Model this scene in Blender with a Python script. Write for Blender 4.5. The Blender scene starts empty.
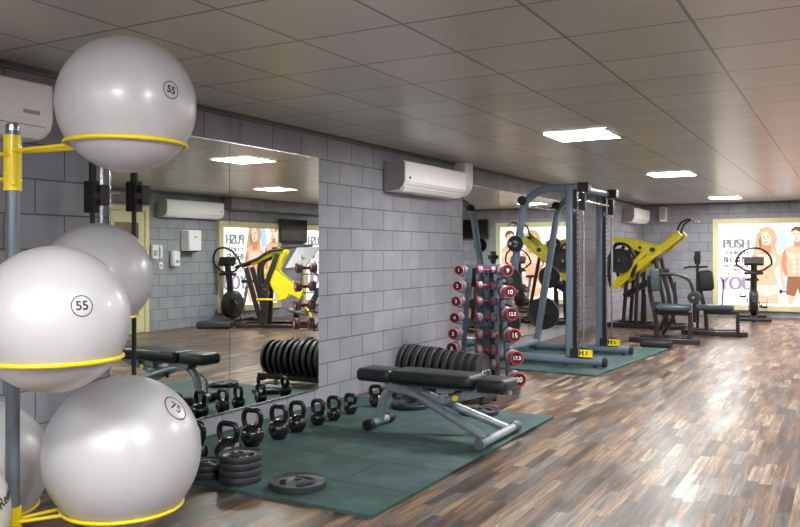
import bpy, bmesh, math, random
from mathutils import Vector, Matrix
random.seed(7)
R = math.radians
SC = bpy.context.scene
COL = SC.collection
V = Vector

# ------------------------------------------------------------------ materials
def lin(h):
    h = h.lstrip('#')
    o = []
    for i in (0, 2, 4):
        c = int(h[i:i + 2], 16) / 255
        o.append(c / 12.92 if c <= .04045 else ((c + .055) / 1.055) ** 2.4)
    return (o[0], o[1], o[2], 1)

class NT:
    def __init__(s, name):
        s.m = bpy.data.materials.new(name)
        s.m.use_nodes = True
        s.t = s.m.node_tree
        s.t.nodes.clear()
        s.out = s.n('ShaderNodeOutputMaterial')
    def n(s, typ, **kw):
        nd = s.t.nodes.new(typ)
        for k, v in kw.items():
            if k.startswith('_'):
                setattr(nd, k[1:], v)
            else:
                nd.inputs[k.replace('__', ' ')].default_value = v
        return nd
    def l(s, a, ao, b, bi):
        s.t.links.new(a.outputs[ao], b.inputs[bi])
    def mix(s, fac, a, b, blend='MIX'):
        nd = s.t.nodes.new('ShaderNodeMix')
        nd.data_type = 'RGBA'
        nd.blend_type = blend
        for sock, val in ((nd.inputs[0], fac), (nd.inputs[6], a), (nd.inputs[7], b)):
            if isinstance(val, bpy.types.NodeSocket):
                s.t.links.new(val, sock)
            else:
                sock.default_value = val
        return nd.outputs[2]
    def ramp(s, fac, stops, interp='LINEAR'):
        nd = s.t.nodes.new('ShaderNodeValToRGB')
        nd.color_ramp.interpolation = interp
        e = nd.color_ramp.elements
        while len(e) < len(stops):
            e.new(.5)
        for i, (p, c) in enumerate(stops):
            e[i].position = p
            e[i].color = c
        s.t.links.new(fac, nd.inputs[0])
        return nd.outputs[0]

MATS = {}
def mat(name, col, rough=.5, metal=0.0, var=.12, scale=18, bump=0.0, bscale=120, coat=0.0, spec=.5):
    if name in MATS:
        return MATS[name]
    N = NT(name)
    b = N.n('ShaderNodeBsdfPrincipled')
    N.l(b, 0, N.out, 0)
    b.inputs['Metallic'].default_value = metal
    b.inputs['Coat Weight'].default_value = coat
    b.inputs['Specular IOR Level'].default_value = spec
    tc = N.n('ShaderNodeTexCoord')
    no = N.n('ShaderNodeTexNoise', Scale=scale, Detail=4)
    N.l(tc, 'Object', no, 'Vector')
    c = lin(col)
    d = tuple(x * (1 - var) for x in c[:3]) + (1,)
    u = tuple(min(1, x * (1 + var)) for x in c[:3]) + (1,)
    N.t.links.new(N.ramp(no.outputs['Fac'], [(.3, d), (.7, u)]), b.inputs['Base Color'])
    mr = N.n('ShaderNodeMapRange')
    N.l(no, 'Fac', mr, 0)
    mr.inputs[3].default_value = max(.02, rough - .06)
    mr.inputs[4].default_value = min(1, rough + .06)
    N.l(mr, 0, b, 'Roughness')
    if bump:
        n2 = N.n('ShaderNodeTexNoise', Scale=bscale, Detail=3)
        N.l(tc, 'Object', n2, 'Vector')
        bp = N.n('ShaderNodeBump', Strength=bump, Distance=.004)
        N.l(n2, 'Fac', bp, 'Height')
        N.l(bp, 0, b, 'Normal')
    MATS[name] = N.m
    return N.m

def emit(name, col, strength, var=.03):
    if name in MATS:
        return MATS[name]
    N = NT(name)
    e = N.n('ShaderNodeEmission', Strength=strength)
    tc = N.n('ShaderNodeTexCoord')
    no = N.n('ShaderNodeTexNoise', Scale=9.0, Detail=3)
    N.l(tc, 'Object', no, 'Vector')
    c = lin(col)
    d = tuple(x * (1 - var) for x in c[:3]) + (1,)
    N.t.links.new(N.ramp(no.outputs['Fac'], [(.35, d), (.65, c)]), e.inputs['Color'])
    N.l(e, 0, N.out, 0)
    MATS[name] = N.m
    return N.m

def block_wall(name, swap, zoff, yoff=0.0):
    """painted concrete block masonry"""
    N = NT(name)
    b = N.n('ShaderNodeBsdfPrincipled', Roughness=.62)
    N.l(b, 0, N.out, 0)
    tc = N.n('ShaderNodeTexCoord')
    sx = N.n('ShaderNodeSeparateXYZ')
    cx = N.n('ShaderNodeCombineXYZ')
    N.l(tc, 'Object', sx, 0)
    N.l(sx, swap, cx, 'X')
    N.l(sx, 'Z', cx, 'Y')
    ad = N.n('ShaderNodeVectorMath', _operation='ADD')
    ad.inputs[1].default_value = (yoff, zoff, 0)
    N.l(cx, 0, ad, 0)
    br = N.n('ShaderNodeTexBrick', Scale=1.0, Mortar__Size=.0055, Mortar__Smooth=.25, Bias=0.0, Brick__Width=.4, Row__Height=.205)
    br.offset = .5
    br.inputs['Color1'].default_value = lin('9395a0')
    br.inputs['Color2'].default_value = lin('9da0aa')
    br.inputs['Mortar'].default_value = lin('66676c')
    N.l(ad, 0, br, 'Vector')
    no = N.n('ShaderNodeTexNoise', Scale=4.0, Detail=6)
    N.l(tc, 'Object', no, 'Vector')
    r = N.ramp(no.outputs['Fac'], [(.3, (.86, .86, .86, 1)), (.7, (1.06, 1.05, 1.04, 1))])
    N.t.links.new(N.mix(1.0, br.outputs['Color'], r, 'MULTIPLY'), b.inputs['Base Color'])
    n2 = N.n('ShaderNodeTexNoise', Scale=70.0, Detail=5)
    N.l(tc, 'Object', n2, 'Vector')
    b1 = N.n('ShaderNodeBump', Strength=.35, Distance=.003)
    N.l(n2, 'Fac', b1, 'Height')
    b2 = N.n('ShaderNodeBump', Strength=.8, Distance=.006)
    b2.invert = True
    N.l(br, 'Fac', b2, 'Height')
    N.l(b1, 0, b2, 'Normal')
    N.l(b2, 0, b, 'Normal')
    return N.m

def floor_mat():
    N = NT('wood_strip_floor')
    b = N.n('ShaderNodeBsdfPrincipled')
    N.l(b, 0, N.out, 0)
    tc = N.n('ShaderNodeTexCoord')
    mp = N.n('ShaderNodeMapping')
    mp.inputs['Rotation'].default_value = (0, 0, R(90))
    N.l(tc, 'Object', mp, 'Vector')
    br = N.n('ShaderNodeTexBrick', Scale=1.0, Mortar__Size=.0012, Mortar__Smooth=.1, Bias=0.0, Brick__Width=.52, Row__Height=.068)
    br.offset = .37
    br.offset_frequency = 3
    br.squash = .72
    br.squash_frequency = 2
    br.inputs['Color1'].default_value = (0, 0, 0, 1)
    br.inputs['Color2'].default_value = (1, 1, 1, 1)
    br.inputs['Mortar'].default_value = (.1, .1, .1, 1)
    N.l(mp, 0, br, 'Vector')
    cols = ['46382f', '72594a', '594b46', '706866', '5e4a3b', '86705a', '4c4749', '735d4c', '60534d', '90816f']
    base = N.ramp(br.outputs['Color'], [(i / len(cols), lin(c)) for i, c in enumerate(cols)], 'CONSTANT')
    m2 = N.n('ShaderNodeMapping')
    m2.inputs['Scale'].default_value = (1.6, 24, 1)
    N.l(mp, 0, m2, 'Vector')
    # shift the grain from strip to strip
    av = N.n('ShaderNodeVectorMath', _operation='MULTIPLY_ADD')
    N.l(br, 'Color', av, 0)
    av.inputs[1].default_value = (31, 17, 0)
    N.l(m2, 0, av, 2)
    g = N.n('ShaderNodeTexNoise', Scale=1.6, Detail=8, Roughness=.65)
    N.l(av, 0, g, 'Vector')
    gr = N.ramp(g.outputs['Fac'], [(.36, (.30, .28, .28, 1)), (.44, (.68, .66, .66, 1)), (.51, (1.0, .99, .99, 1)), (.62, (1.65, 1.62, 1.6, 1))])
    c1 = N.mix(1.0, base, gr, 'MULTIPLY')
    big = N.n('ShaderNodeTexNoise', Scale=.9, Detail=3)
    N.l(mp, 0, big, 'Vector')
    bgr = N.ramp(big.outputs['Fac'], [(.35, (.86, .84, .84, 1)), (.65, (1.1, 1.09, 1.06, 1))])
    c2 = N.mix(1.0, c1, bgr, 'MULTIPLY')
    c3 = N.mix(br.outputs['Fac'], c2, lin('3a302b'))
    N.t.links.new(c3, b.inputs['Base Color'])
    rr = N.n('ShaderNodeMapRange')
    mu = N.n('ShaderNodeMath', _operation='MULTIPLY')
    mu.inputs[1].default_value = 7.31
    N.l(br, 'Color', mu, 0)
    fr = N.n('ShaderNodeMath', _operation='FRACT')
    N.l(mu, 0, fr, 0)
    ma = N.n('ShaderNodeMath', _operation='MULTIPLY_ADD')
    N.l(g, 'Fac', ma, 0)
    ma.inputs[1].default_value = .0
    N.l(fr, 0, ma, 2)
    N.l(ma, 0, rr, 0)
    rr.inputs[1].default_value = .0
    rr.inputs[2].default_value = 1.0
    rr.inputs[3].default_value = .285
    rr.inputs[4].default_value = .42
    b.inputs['Specular IOR Level'].default_value = .45
    N.l(rr, 0, b, 'Roughness')
    bp = N.n('ShaderNodeBump', Strength=.05, Distance=.002)
    N.l(g, 'Fac', bp, 'Height')
    b2 = N.n('ShaderNodeBump', Strength=.3, Distance=.002)
    b2.invert = True
    N.l(br, 'Fac', b2, 'Height')
    N.l(bp, 0, b2, 'Normal')
    N.l(b2, 0, b, 'Normal')
    return N.m

def ceiling_mat():
    N = NT('ceiling_tiles')
    b = N.n('ShaderNodeBsdfPrincipled')
    N.l(b, 0, N.out, 0)
    tc = N.n('ShaderNodeTexCoord')
    ad = N.n('ShaderNodeVectorMath', _operation='ADD')
    ad.inputs[1].default_value = (1.24, -3.9 + .604 * 20, 0)
    N.l(tc, 'Object', ad, 0)
    br = N.n('ShaderNodeTexBrick', Scale=1.0, Mortar__Size=.008, Mortar__Smooth=.05, Bias=0.0, Brick__Width=.6, Row__Height=.604)
    br.offset = 0.0
    br.inputs['Color1'].default_value = (0, 0, 0, 1)
    br.inputs['Color2'].default_value = (1, 1, 1, 1)
    N.l(ad, 0, br, 'Vector')
    base = N.ramp(br.outputs['Color'], [(0, lin('c6c7c1')), (1, lin('d0d0ca'))])
    no = N.n('ShaderNodeTexNoise', Scale=1.3, Detail=3)
    N.l(tc, 'Object', no, 'Vector')
    r = N.ramp(no.outputs['Fac'], [(.3, (.92, .92, .92, 1)), (.7, (1.05, 1.05, 1.05, 1))])
    c = N.mix(1.0, base, r, 'MULTIPLY')
    N.t.links.new(N.mix(br.outputs['Fac'], c, lin('7c7875')), b.inputs['Base Color'])
    b.inputs['Roughness'].default_value = .29
    # every tile sags a little in its frame
    wn = N.n('ShaderNodeTexNoise', Scale=2.4, Detail=2)
    N.l(tc, 'Object', wn, 'Vector')
    b1 = N.n('ShaderNodeBump', Strength=.3, Distance=.012)
    N.l(wn, 'Fac', b1, 'Height')
    b2 = N.n('ShaderNodeBump', Strength=.7, Distance=.006)
    N.l(br, 'Fac', b2, 'Height')
    N.l(b1, 0, b2, 'Normal')
    N.l(b2, 0, b, 'Normal')
    return N.m

def mat_rubber_tiles():
    N = NT('green_rubber_tiles')
    b = N.n('ShaderNodeBsdfPrincipled', Roughness=.72)
    N.l(b, 0, N.out, 0)
    tc = N.n('ShaderNodeTexCoord')
    no = N.n('ShaderNodeTexNoise', Scale=3.0, Detail=7, Roughness=.65)
    N.l(tc, 'Object', no, 'Vector')
    base = N.ramp(no.outputs['Fac'], [(.3, lin('263c3b')), (.5, lin('365150')), (.72, lin('4a6866'))])
    sp = N.n('ShaderNodeTexNoise', Scale=260.0, Detail=2)
    N.l(tc, 'Object', sp, 'Vector')
    spr = N.ramp(sp.outputs['Fac'], [(.35, (.8, .8, .8, 1)), (.7, (1.25, 1.25, 1.25, 1))])
    c = N.mix(1.0, base, spr, 'MULTIPLY')
    br = N.n('ShaderNodeTexBrick', Scale=1.0, Mortar__Size=.005, Mortar__Smooth=.2, Bias=0.0, Brick__Width=1.0, Row__Height=.5)
    br.offset = 0.5
    N.l(tc, 'Object', br, 'Vector')
    N.t.links.new(N.mix(br.outputs['Fac'], c, lin('16201f')), b.inputs['Base Color'])
    bp = N.n('ShaderNodeBump', Strength=.4, Distance=.002)
    N.l(sp, 'Fac', bp, 'Height')
    b2 = N.n('ShaderNodeBump', Strength=.8, Distance=.004)
    b2.invert = True
    N.l(br, 'Fac', b2, 'Height')
    N.l(bp, 0, b2, 'Normal')
    N.l(b2, 0, b, 'Normal')
    return N.m

def mirror_mat():
    N = NT('mirror_glass')
    b = N.n('ShaderNodeBsdfPrincipled', Metallic=1.0, Roughness=.0)
    N.l(b, 0, N.out, 0)
    tc = N.n('ShaderNodeTexCoord')
    no = N.n('ShaderNodeTexNoise', Scale=2.0, Detail=2)
    N.l(tc, 'Object', no, 'Vector')
    N.t.links.new(N.ramp(no.outputs['Fac'], [(.3, (.70, .75, .72, 1)), (.7, (.73, .77, .74, 1))]), b.inputs['Base Color'])
    return N.m

M_FLOOR, M_CEIL, M_MIRROR, M_MAT = floor_mat(), ceiling_mat(), mirror_mat(), mat_rubber_tiles()
M_WL = block_wall('block_wall_side', 'Y', -.165 + .205 * 10, .17)
M_WB = block_wall('block_wall_end', 'X', -.165 + .205 * 10, .1)
BLACK = mat('black_rubber', '1d1e21', .55, bump=.15)
IRON = mat('black_enamel_iron', '17181a', .21, bump=.25, bscale=60, coat=.4)
PLATE = mat('grey_black_plate', '303339', .5, bump=.2, bscale=90)
BUMPER = mat('bumper_rubber', '26272b', .55, bump=.12)
STEEL = mat('brushed_steel', 'b9bcc2', .28, 1.0, .08)
CHROME = mat('chrome', 'd6d8db', .12, 1.0, .04)
FRAME = mat('blue_grey_powder_coat', '758394', .36, .25, .06, coat=.2)
BENCHF = mat('silver_grey_powder_coat', '95a0ad', .42, .35, .06, coat=.2)
VINYL = mat('black_vinyl', '24282d', .42, bump=.12, bscale=200)
TEALV = mat('dark_teal_vinyl', '2f4147', .45, bump=.12, bscale=200)
YELLOW = mat('yellow_powder_coat', 'f8e52c', .34, 0, .06, coat=.3)
YRING = mat('yellow_ring_coat', 'f2d91c', .32, 0, .05, coat=.3)
DARKF = mat('dark_machine_frame', '2b2728', .36, .2, .1, coat=.2)
GREYP = mat('grey_tread_plate', '85868a', .5, .3, .08)
BALL = mat('pearl_grey_ball', 'c3c4cb', .35, .08, .008, scale=3, coat=.15)
BALLW = mat('white_ball', 'c6c5c0', .36, .05, .008, scale=3, coat=.15)
INK = mat('black_print', '1a1a1d', .5)
WHITEP = mat('white_plastic', 'fafaff', .36, 0, .03)
GREYPL = mat('grey_plastic', 'a9a8a8', .4, 0, .05)
SLOT = mat('dark_slot', '2a2a2c', .6)
CREAM = mat('cream_painted_wood', 'd9d2a6', .45, 0, .04)
BROWN = mat('brown_door_panel', '7b5a2c', .4, 0, .2, scale=5)
RED = mat('red_ring', 'a82c3a', .4, 0, .08)
DBHEAD = mat('grey_dumbbell_head', '868e99', .4, .2, .08)
DBCAP = mat('dark_dumbbell_cap', '33191e', .42)
RACKF = mat('slate_rack_frame', '566272', .4, .3, .08)
WHITEINK = mat('white_print', 'f2f2f2', .5)
SCREEN = mat('dark_screen', '0d1216', .12, 0, .1)
RACKPOST = mat('grey_rack_post', '6e7883', .35, .4, .06)
LIGHT = emit('light_diffuser', 'fffcf8', 88.0)
ALU = mat('white_aluminium', 'd8d8d4', .35, .3)

# ------------------------------------------------------------------ mesh builder
def frame_from(d):
    d = V(d).normalized()
    a = V((0, 0, 1)) if abs(d.z) < .9 else V((1, 0, 0))
    x = a.cross(d).normalized()
    return x, d.cross(x), d

def rounded(pts, rad, n=5):
    pts = [V(p) for p in pts]
    out = [pts[0]]
    for i in range(1, len(pts) - 1):
        a, b, c = pts[i - 1], pts[i], pts[i + 1]
        u, w = (a - b), (c - b)
        r = min(rad, u.length * .49, w.length * .49)
        p, q = b + u.normalized() * r, b + w.normalized() * r
        for k in range(n + 1):
            t = k / n
            out.append((1 - t) ** 2 * p + 2 * t * (1 - t) * b + t * t * q)
    out.append(pts[-1])
    return out

class MB:
    def __init__(s):
        s.b = bmesh.new()
    def _f(s, vs, m):
        try:
            f = s.b.faces.new(vs)
            f.material_index = m
            return f
        except ValueError:
            return None
    def box(s, c, size, rot=None, m=0):
        c, h = V(c), V(size) / 2
        Mx = rot if rot is not None else Matrix.Identity(3)
        vs = [s.b.verts.new(c + Mx @ V((x * h.x, y * h.y, z * h.z))) for x in (-1, 1) for y in (-1, 1) for z in (-1, 1)]
        for q in ((0, 1, 3, 2), (4, 6, 7, 5), (0, 4, 5, 1), (2, 3, 7, 6), (0, 2, 6, 4), (1, 5, 7, 3)):
            s._f([vs[i] for i in q], m)
        return s
    def bar(s, p0, p1, w, h, m=0, up=(0, 0, 1)):
        """rectangular bar from p0 to p1; h is measured along 'up'"""
        p0, p1 = V(p0), V(p1)
        d = (p1 - p0).normalized()
        x = d.cross(V(up)).normalized()
        z = x.cross(d)
        return s.box((p0 + p1) / 2, (w, (p1 - p0).length, h), Matrix((x, d, z)).transposed(), m)
    def tube(s, pts, r, seg=10, m=0, closed=False, radii=None, caps=True):
        pts = [V(p) for p in pts]
        n = len(pts)
        rings = []
        x = None
        for i, p in enumerate(pts):
            if closed:
                d = (pts[(i + 1) % n] - pts[i - 1]).normalized()
            else:
                d = (pts[min(i + 1, n - 1)] - pts[max(i - 1, 0)]).normalized()
            if x is None:
                x = frame_from(d)[0]
            else:
                x = (x - d * x.dot(d)).normalized()
            y = d.cross(x)
            rr = radii[i] if radii else r
            rings.append([s.b.verts.new(p + rr * (math.cos(2 * math.pi * k / seg) * x + math.sin(2 * math.pi * k / seg) * y)) for k in range(seg)])
        for i in range(n if closed else n - 1):
            a, b = rings[i], rings[(i + 1) % n]
            for k in range(seg):
                s._f([a[k], a[(k + 1) % seg], b[(k + 1) % seg], b[k]], m)
        if not closed and caps:
            s._f(rings[0][::-1], m)
            s._f(rings[-1], m)
        return s
    def cyl(s, p0, p1, r, seg=16, m=0, r2=None):
        return s.tube([p0, p1], r, seg, m, radii=[r, r2 if r2 is not None else r])
    def lathe(s, prof, seg=32, o=(0, 0, 0), axis=(0, 0, 1), m=0, ms=None, closed=False):
        o = V(o)
        x, y, z = frame_from(axis)
        rings = []
        for r, h in prof:
            if r < 1e-6:
                rings.append([s.b.verts.new(o + z * h)])
            else:
                rings.append([s.b.verts.new(o + z * h + r * (math.cos(2 * math.pi * k / seg) * x + math.sin(2 * math.pi * k / seg) * y)) for k in range(seg)])
        n = len(rings)
        for i in range(n if closed else n - 1):
            a, b = rings[i], rings[(i + 1) % n]
            mm = ms[i] if ms else m
            for k in range(seg):
                k2 = (k + 1) % seg
                if len(a) == 1 and len(b) == 1:
                    continue
                if len(a) == 1:
                    s._f([a[0], b[k2], b[k]], mm)
                elif len(b) == 1:
                    s._f([a[k], a[k2], b[0]], mm)
                else:
                    s._f([a[k], a[k2], b[k2], b[k]], mm)
        return s
    def prism(s, poly, o, ux, uy, t, m=0):
        """extrude a 2D outline by t along ux x uy, centred on the plane"""
        o, ux, uy = V(o), V(ux).normalized(), V(uy).normalized()
        nz = ux.cross(uy)
        A = [s.b.verts.new(o + ux * a + uy * b - nz * t / 2) for a, b in poly]
        B = [s.b.verts.new(o + ux * a + uy * b + nz * t / 2) for a, b in poly]
        n = len(poly)
        s._f(A[::-1], m)
        s._f(B, m)
        for i in range(n):
            s._f([A[i], A[(i + 1) % n], B[(i + 1) % n], B[i]], m)
        return s
    def sphere(s, c, r, seg=32, rings=20, m=0, sz=1.0):
        return s.lathe([(r * math.sin(math.pi * i / rings), -r * sz * math.cos(math.pi * i / rings)) for i in range(rings + 1)], seg, c, (0, 0, 1), m)
    def raw(s, verts, faces, m=0):
        vs = [s.b.verts.new(v) for v in verts]
        for f in faces:
            s._f([vs[i] for i in f], m)
        return s
    def pad(s, c, size, r=.03, rot=None, m=0, n=3, m2=None):
        """soft cushion: rounded slab along local z"""
        c, h = V(c), V(size) / 2
        Mx = rot if rot is not None else Matrix.Identity(3)
        rings = []
        prof = []
        for k in range(n + 1):
            a = math.pi / 2 * k / n
            prof.append((r * (1 - math.sin(a)), -h.z + r * (1 - math.cos(a)) if False else -h.z + r * (1 - math.sin(math.pi / 2 - a)) if False else -h.z + r * (1 - math.cos(a))))
        lo = [(r * (1 - math.sin(math.pi / 2 * k / n)), -h.z + r * (1 - math.cos(math.pi / 2 * k / n))) for k in range(n + 1)]
        hi = [(i, -z) for i, z in lo[::-1]]
        cr = min(h.x, h.y) * .35
        for ins, z in lo + hi:
            ring = []
            for sx, sy, a0 in ((1, 1, 0), (-1, 1, 90), (-1, -1, 180), (1, -1, 270)):
                for k in range(5):
                    a = R(a0 + 90 * k / 4)
                    rr = max(cr - ins, .002)
                    ring.append(s.b.verts.new(c + Mx @ V((sx * (h.x - cr) + rr * math.cos(a), sy * (h.y - cr) + rr * math.sin(a), z))))
            rings.append(ring)
        q = len(rings[0])
        for a, b in zip(rings, rings[1:]):
            for k in range(q):
                s._f([a[k], a[(k + 1) % q], b[(k + 1) % q], b[k]], m)
        s._f(rings[0][::-1], m)
        s._f(rings[-1], m)
        return s
    def text(s, txt, size, o, ux, uy, m=0, bold=0.0, align='CENTER', wrap=None, lift=0.0, sx=1.0):
        cu = bpy.data.curves.new('letters', 'FONT')
        cu.body = txt
        cu.size = size
        cu.offset = bold
        cu.align_x = align
        cu.align_y = 'CENTER'
        ob = bpy.data.objects.new('letters', cu)
        COL.objects.link(ob)
        dg = bpy.context.evaluated_depsgraph_get()
        me = ob.evaluated_get(dg).to_mesh()
        o, ux, uy = V(o), V(ux), V(uy)
        nz = ux.cross(uy)
        vs = []
        for v in me.vertices:
            if wrap:
                vs.append(wrap(v.co.x * sx, v.co.y))
            else:
                vs.append(o + ux * v.co.x * sx + uy * v.co.y + nz * lift)
        fs = [tuple(p.vertices) for p in me.polygons]
        ob.evaluated_get(dg).to_mesh_clear()
        bpy.data.objects.remove(ob)
        bpy.data.curves.remove(cu)
        return s.raw(vs, fs, m)
    def build(s, name, mats, parent=None, bevel=0, flat=False, loc=None, fix=True):
        if fix:
            bmesh.ops.recalc_face_normals(s.b, faces=s.b.faces[:])
        me = bpy.data.meshes.new(name)
        s.b.to_mesh(me)
        s.b.free()
        for mm in (mats if isinstance(mats, (list, tuple)) else [mats]):
            me.materials.append(mm)
        if not flat:
            me.polygons.foreach_set('use_smooth', [True] * len(me.polygons))
            me.set_sharp_from_angle(angle=R(38))
        o = bpy.data.objects.new(name, me)
        COL.objects.link(o)
        if parent:
            o.parent = parent
        if loc:
            o.location = loc
        if bevel:
            md = o.modifiers.new('soft_edges', 'BEVEL')
            md.width = bevel
            md.segments = 2
            md.limit_method = 'ANGLE'
            md.angle_limit = R(40)
        return o

def tag(o, label=None, cat=None, group=None, kind=None):
    if label: o['label'] = label
    if cat: o['category'] = cat
    if group: o['group'] = group
    if kind: o['kind'] = kind
    return o
def thing(name, label, cat, loc=(0, 0, 0), rz=0.0, group=None):
    o = bpy.data.objects.new(name, None)
    o.empty_display_size = .1
    COL.objects.link(o)
    o.location = loc
    o.rotation_euler = (0, 0, rz)
    return tag(o, label, cat, group)
def dup(root, loc, rz=None, label=None, group=None, scale=None, rot=None):
    r = root.copy()
    COL.objects.link(r)
    r.location = loc
    if rz is not None: r.rotation_euler = (0, 0, rz)
    if rot is not None: r.rotation_euler = rot
    if scale: r.scale = scale
    if label: r['label'] = label
    if group: r['group'] = group
    for ch in list(root.children):
        cpy = ch.copy()
        COL.objects.link(cpy)
        cpy.parent = r
        for g in list(ch.children):
            d = g.copy()
            COL.objects.link(d)
            d.parent = cpy
    return r

# ------------------------------------------------------------------ the room
XL, XR, YB, YF, H = -4.15, 2.35, 18.6, -2.6, 2.455
MB().box(((XL + XR) / 2, (YF + YB) / 2, -.05), (XR - XL + .4, YB - YF + .4, .1)).build('floor', M_FLOOR, flat=True)['kind'] = 'structure'
MB().box(((XL + XR) / 2, (YF + YB) / 2, H + .05), (XR - XL + .4, YB - YF + .4, .1)).build('ceiling', M_CEIL, flat=True)['kind'] = 'structure'
MB().box((XL - .1, (YF + YB) / 2, H / 2), (.2, YB - YF + .4, H)).build('wall_left', M_WL, flat=True)['kind'] = 'structure'
MB().box((XR + .1, (YF + YB) / 2, H / 2), (.2, YB - YF + .4, H)).build('wall_right', M_WL, flat=True)['kind'] = 'structure'
MB().box(((XL + XR) / 2, YB + .1, H / 2), (XR - XL, .2, H)).build('wall_back', M_WB, flat=True)['kind'] = 'structure'
MB().box(((XL + XR) / 2, YF - .1, H / 2), (XR - XL, .2, H)).build('wall_front', M_WB, flat=True)['kind'] = 'structure'
# dark shadow-line trim where the ceiling meets the walls
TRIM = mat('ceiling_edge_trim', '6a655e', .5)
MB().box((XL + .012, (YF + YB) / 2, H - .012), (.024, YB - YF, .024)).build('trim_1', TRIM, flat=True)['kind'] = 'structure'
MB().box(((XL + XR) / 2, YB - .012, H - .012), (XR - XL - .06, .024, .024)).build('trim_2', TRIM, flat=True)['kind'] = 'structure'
# bulkhead over the far right wall
MB().box((XR - .13, 15.2, 2.33), (.25, 6.7, .245)).build('trim_3', M_WL, flat=True)['kind'] = 'structure'

# ------------------------------------------------------------------ ceiling light panels
def light_panel(x, y, label):
    t = thing('ceiling_light', label, 'light', (x, y, H), 0, 'square ceiling light panels')
    m = MB()
    for sx, sy, w, h in ((0, .288, .6, .024), (0, -.288, .6, .024), (.288, 0, .024, .552), (-.288, 0, .024, .552)):
        m.box((sx, sy, -.008), (w, h, .012))
    m.build('frame', ALU, t, .002)
    MB().box((0, 0, -.005), (.552, .552, .006)).build('diffuser', LIGHT, t, flat=True)
    return t
L0 = light_panel(-2.14, 7.22, 'square ceiling light panel nearest the camera, in front of the smith machine')
for x, y, lb in ((-2.14, 11.45, 'square ceiling light panel beyond the smith machine, second of the row'),
                 (-2.14, 16.9, 'square ceiling light panel close to the end wall, smallest of the row'),
                 (.26, 10.85, 'ceiling light panel seen only in the mirror, lower of the two reflected lights'),
                 (-1.1, .2, 'square ceiling light panel overhead near the photographer, outside the frame'),
                 (.26, 1.8, 'ceiling light panel above the photographer, on the open side of the room'),
                 (.26, 6.0, 'ceiling light panel over the open wooden floor, outside the frame'),
                 (.26, 15.7, 'ceiling light panel over the far right corner, outside the frame'),
                 (-2.14, -1.5, 'ceiling light panel behind the photographer, towards the mirror wall'),
                 (.26, -1.5, 'ceiling light panel behind the photographer, towards the door wall')):
    dup(L0, (x, y, H), label=lb)

# ------------------------------------------------------------------ mirrors
def mirror(y0, y1, label, group, z0=.165, z1=2.213):
    t = thing('mirror_panel', label, 'mirror', (XL + .006, (y0 + y1) / 2, z0), 0, group)
    w, h = y1 - y0, z1 - z0
    MB().box((0, 0, h / 2), (.006, w - .006, h)).build('mirror_glass', M_MIRROR, t, flat=True)
    MB().box((.004, 0, -.004), (.014, w, .008)).build('edge_channel', STEEL, t)
    MB().box((.004, 0, h + .004), (.014, w, .008)).build('edge_channel', STEEL, t)
    return t
g1, g2 = 'mirror panels beside the ball rack', 'mirror panels behind the smith machine'
ma = mirror(3.56, 4.70, 'tall wall mirror panel partly hidden by the exercise balls', g1)
MB().cyl((.012, -.575, -.02), (.012, -.575, 2.05), .007, 12).build('edge_rail', CHROME, ma)
m = MB()
m.box((.02, -.56, 1.60), (.03, .10, .018))
m.build('clip', CHROME, ma, .003)
mirror(4.70, 5.88, 'tall wall mirror panel reflecting the yellow leg press and the black bumper plates', g1)
ys = [8.93, 10.08, 11.24, 12.40, 13.55]
lbs = ['mirror panel right of the middle air conditioner, behind the dumbbell tower', 'mirror panel second from the middle air conditioner, showing the yellow reflection',
       'mirror panel behind the slanting legs of the smith machine', 'mirror panel farthest from the camera, behind the smith machine uprights']
for i in range(4):
    mirror(ys[i], ys[i + 1], lbs[i], g2)

# ------------------------------------------------------------------ rubber mats
def mat_sheet(name, label, corners, zt=.02):
    c = sum((V(p) for p in corners), V((0, 0))) / 4
    m = MB()
    m.prism([(p[0] - c.x, p[1] - c.y) for p in corners], (0, 0, zt / 2), (1, 0, 0), (0, 1, 0), zt)
    return tag(m.build(name, M_MAT, loc=(c.x, c.y, .0005), flat=True), label, 'mat')
mat_sheet('rubber_mat', 'dark green rubber tile mat under the kettlebells and the adjustable bench', [(-4.14, 3.53), (-2.15, 3.53), (-2.14, 6.40), (-4.14, 6.40)])
mat_sheet('rubber_mat', 'dark green rubber tile mat under the smith machine', [(-4.14, 8.80), (-2.44, 8.77), (-2.22, 11.68), (-4.14, 11.7)])

# ------------------------------------------------------------------ ball rack and balls
PX, PY = -3.10, 2.155
rack = thing('ball_rack', 'grey and yellow upright rack holding the exercise balls in wire rings', 'rack', (PX, PY, 0))
MB().lathe([(0, 0), (.19, 0), (.19, .012), (.05, .022), (.035, .05), (0, .05)], 32).build('base_plate', YRING, rack)
MB().cyl((0, 0, .03), (0, 0, 1.905), .0285, 24).build('post', RACKPOST, rack)
MB().lathe([(0, 1.925), (.022, 1.925), (.029, 1.918), (.029, 1.895), (0, 1.895)], 24).build('post_cap', STEEL, rack)
balls = [  # centre, radius, ring drop
    ('A', (-2.568, 2.296, 1.979), .275, .16), ('B', (-2.610, 1.985, 1.128), .275, .145), ('C', (-3.52, 2.95, 1.25), .285, .216),
    ('D', (-2.836, 2.513, .486), .34, .236), ('E', (-3.69, 2.38, .335), .325, .20), ('F', (-3.007, 1.784, .377), .25, .135)]
for sleeve in ((1.64, 1.875), (.93, 1.07), (.08, .30)):
    m = MB()
    m.cyl((0, 0, sleeve[0]), (0, 0, sleeve[1]), .037, 24)
    m.cyl((.03, -.02, sleeve[0] + .03), (.048, -.032, sleeve[0] + .03), .008, 10)
    m.build('sleeve', YRING, rack)
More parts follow.
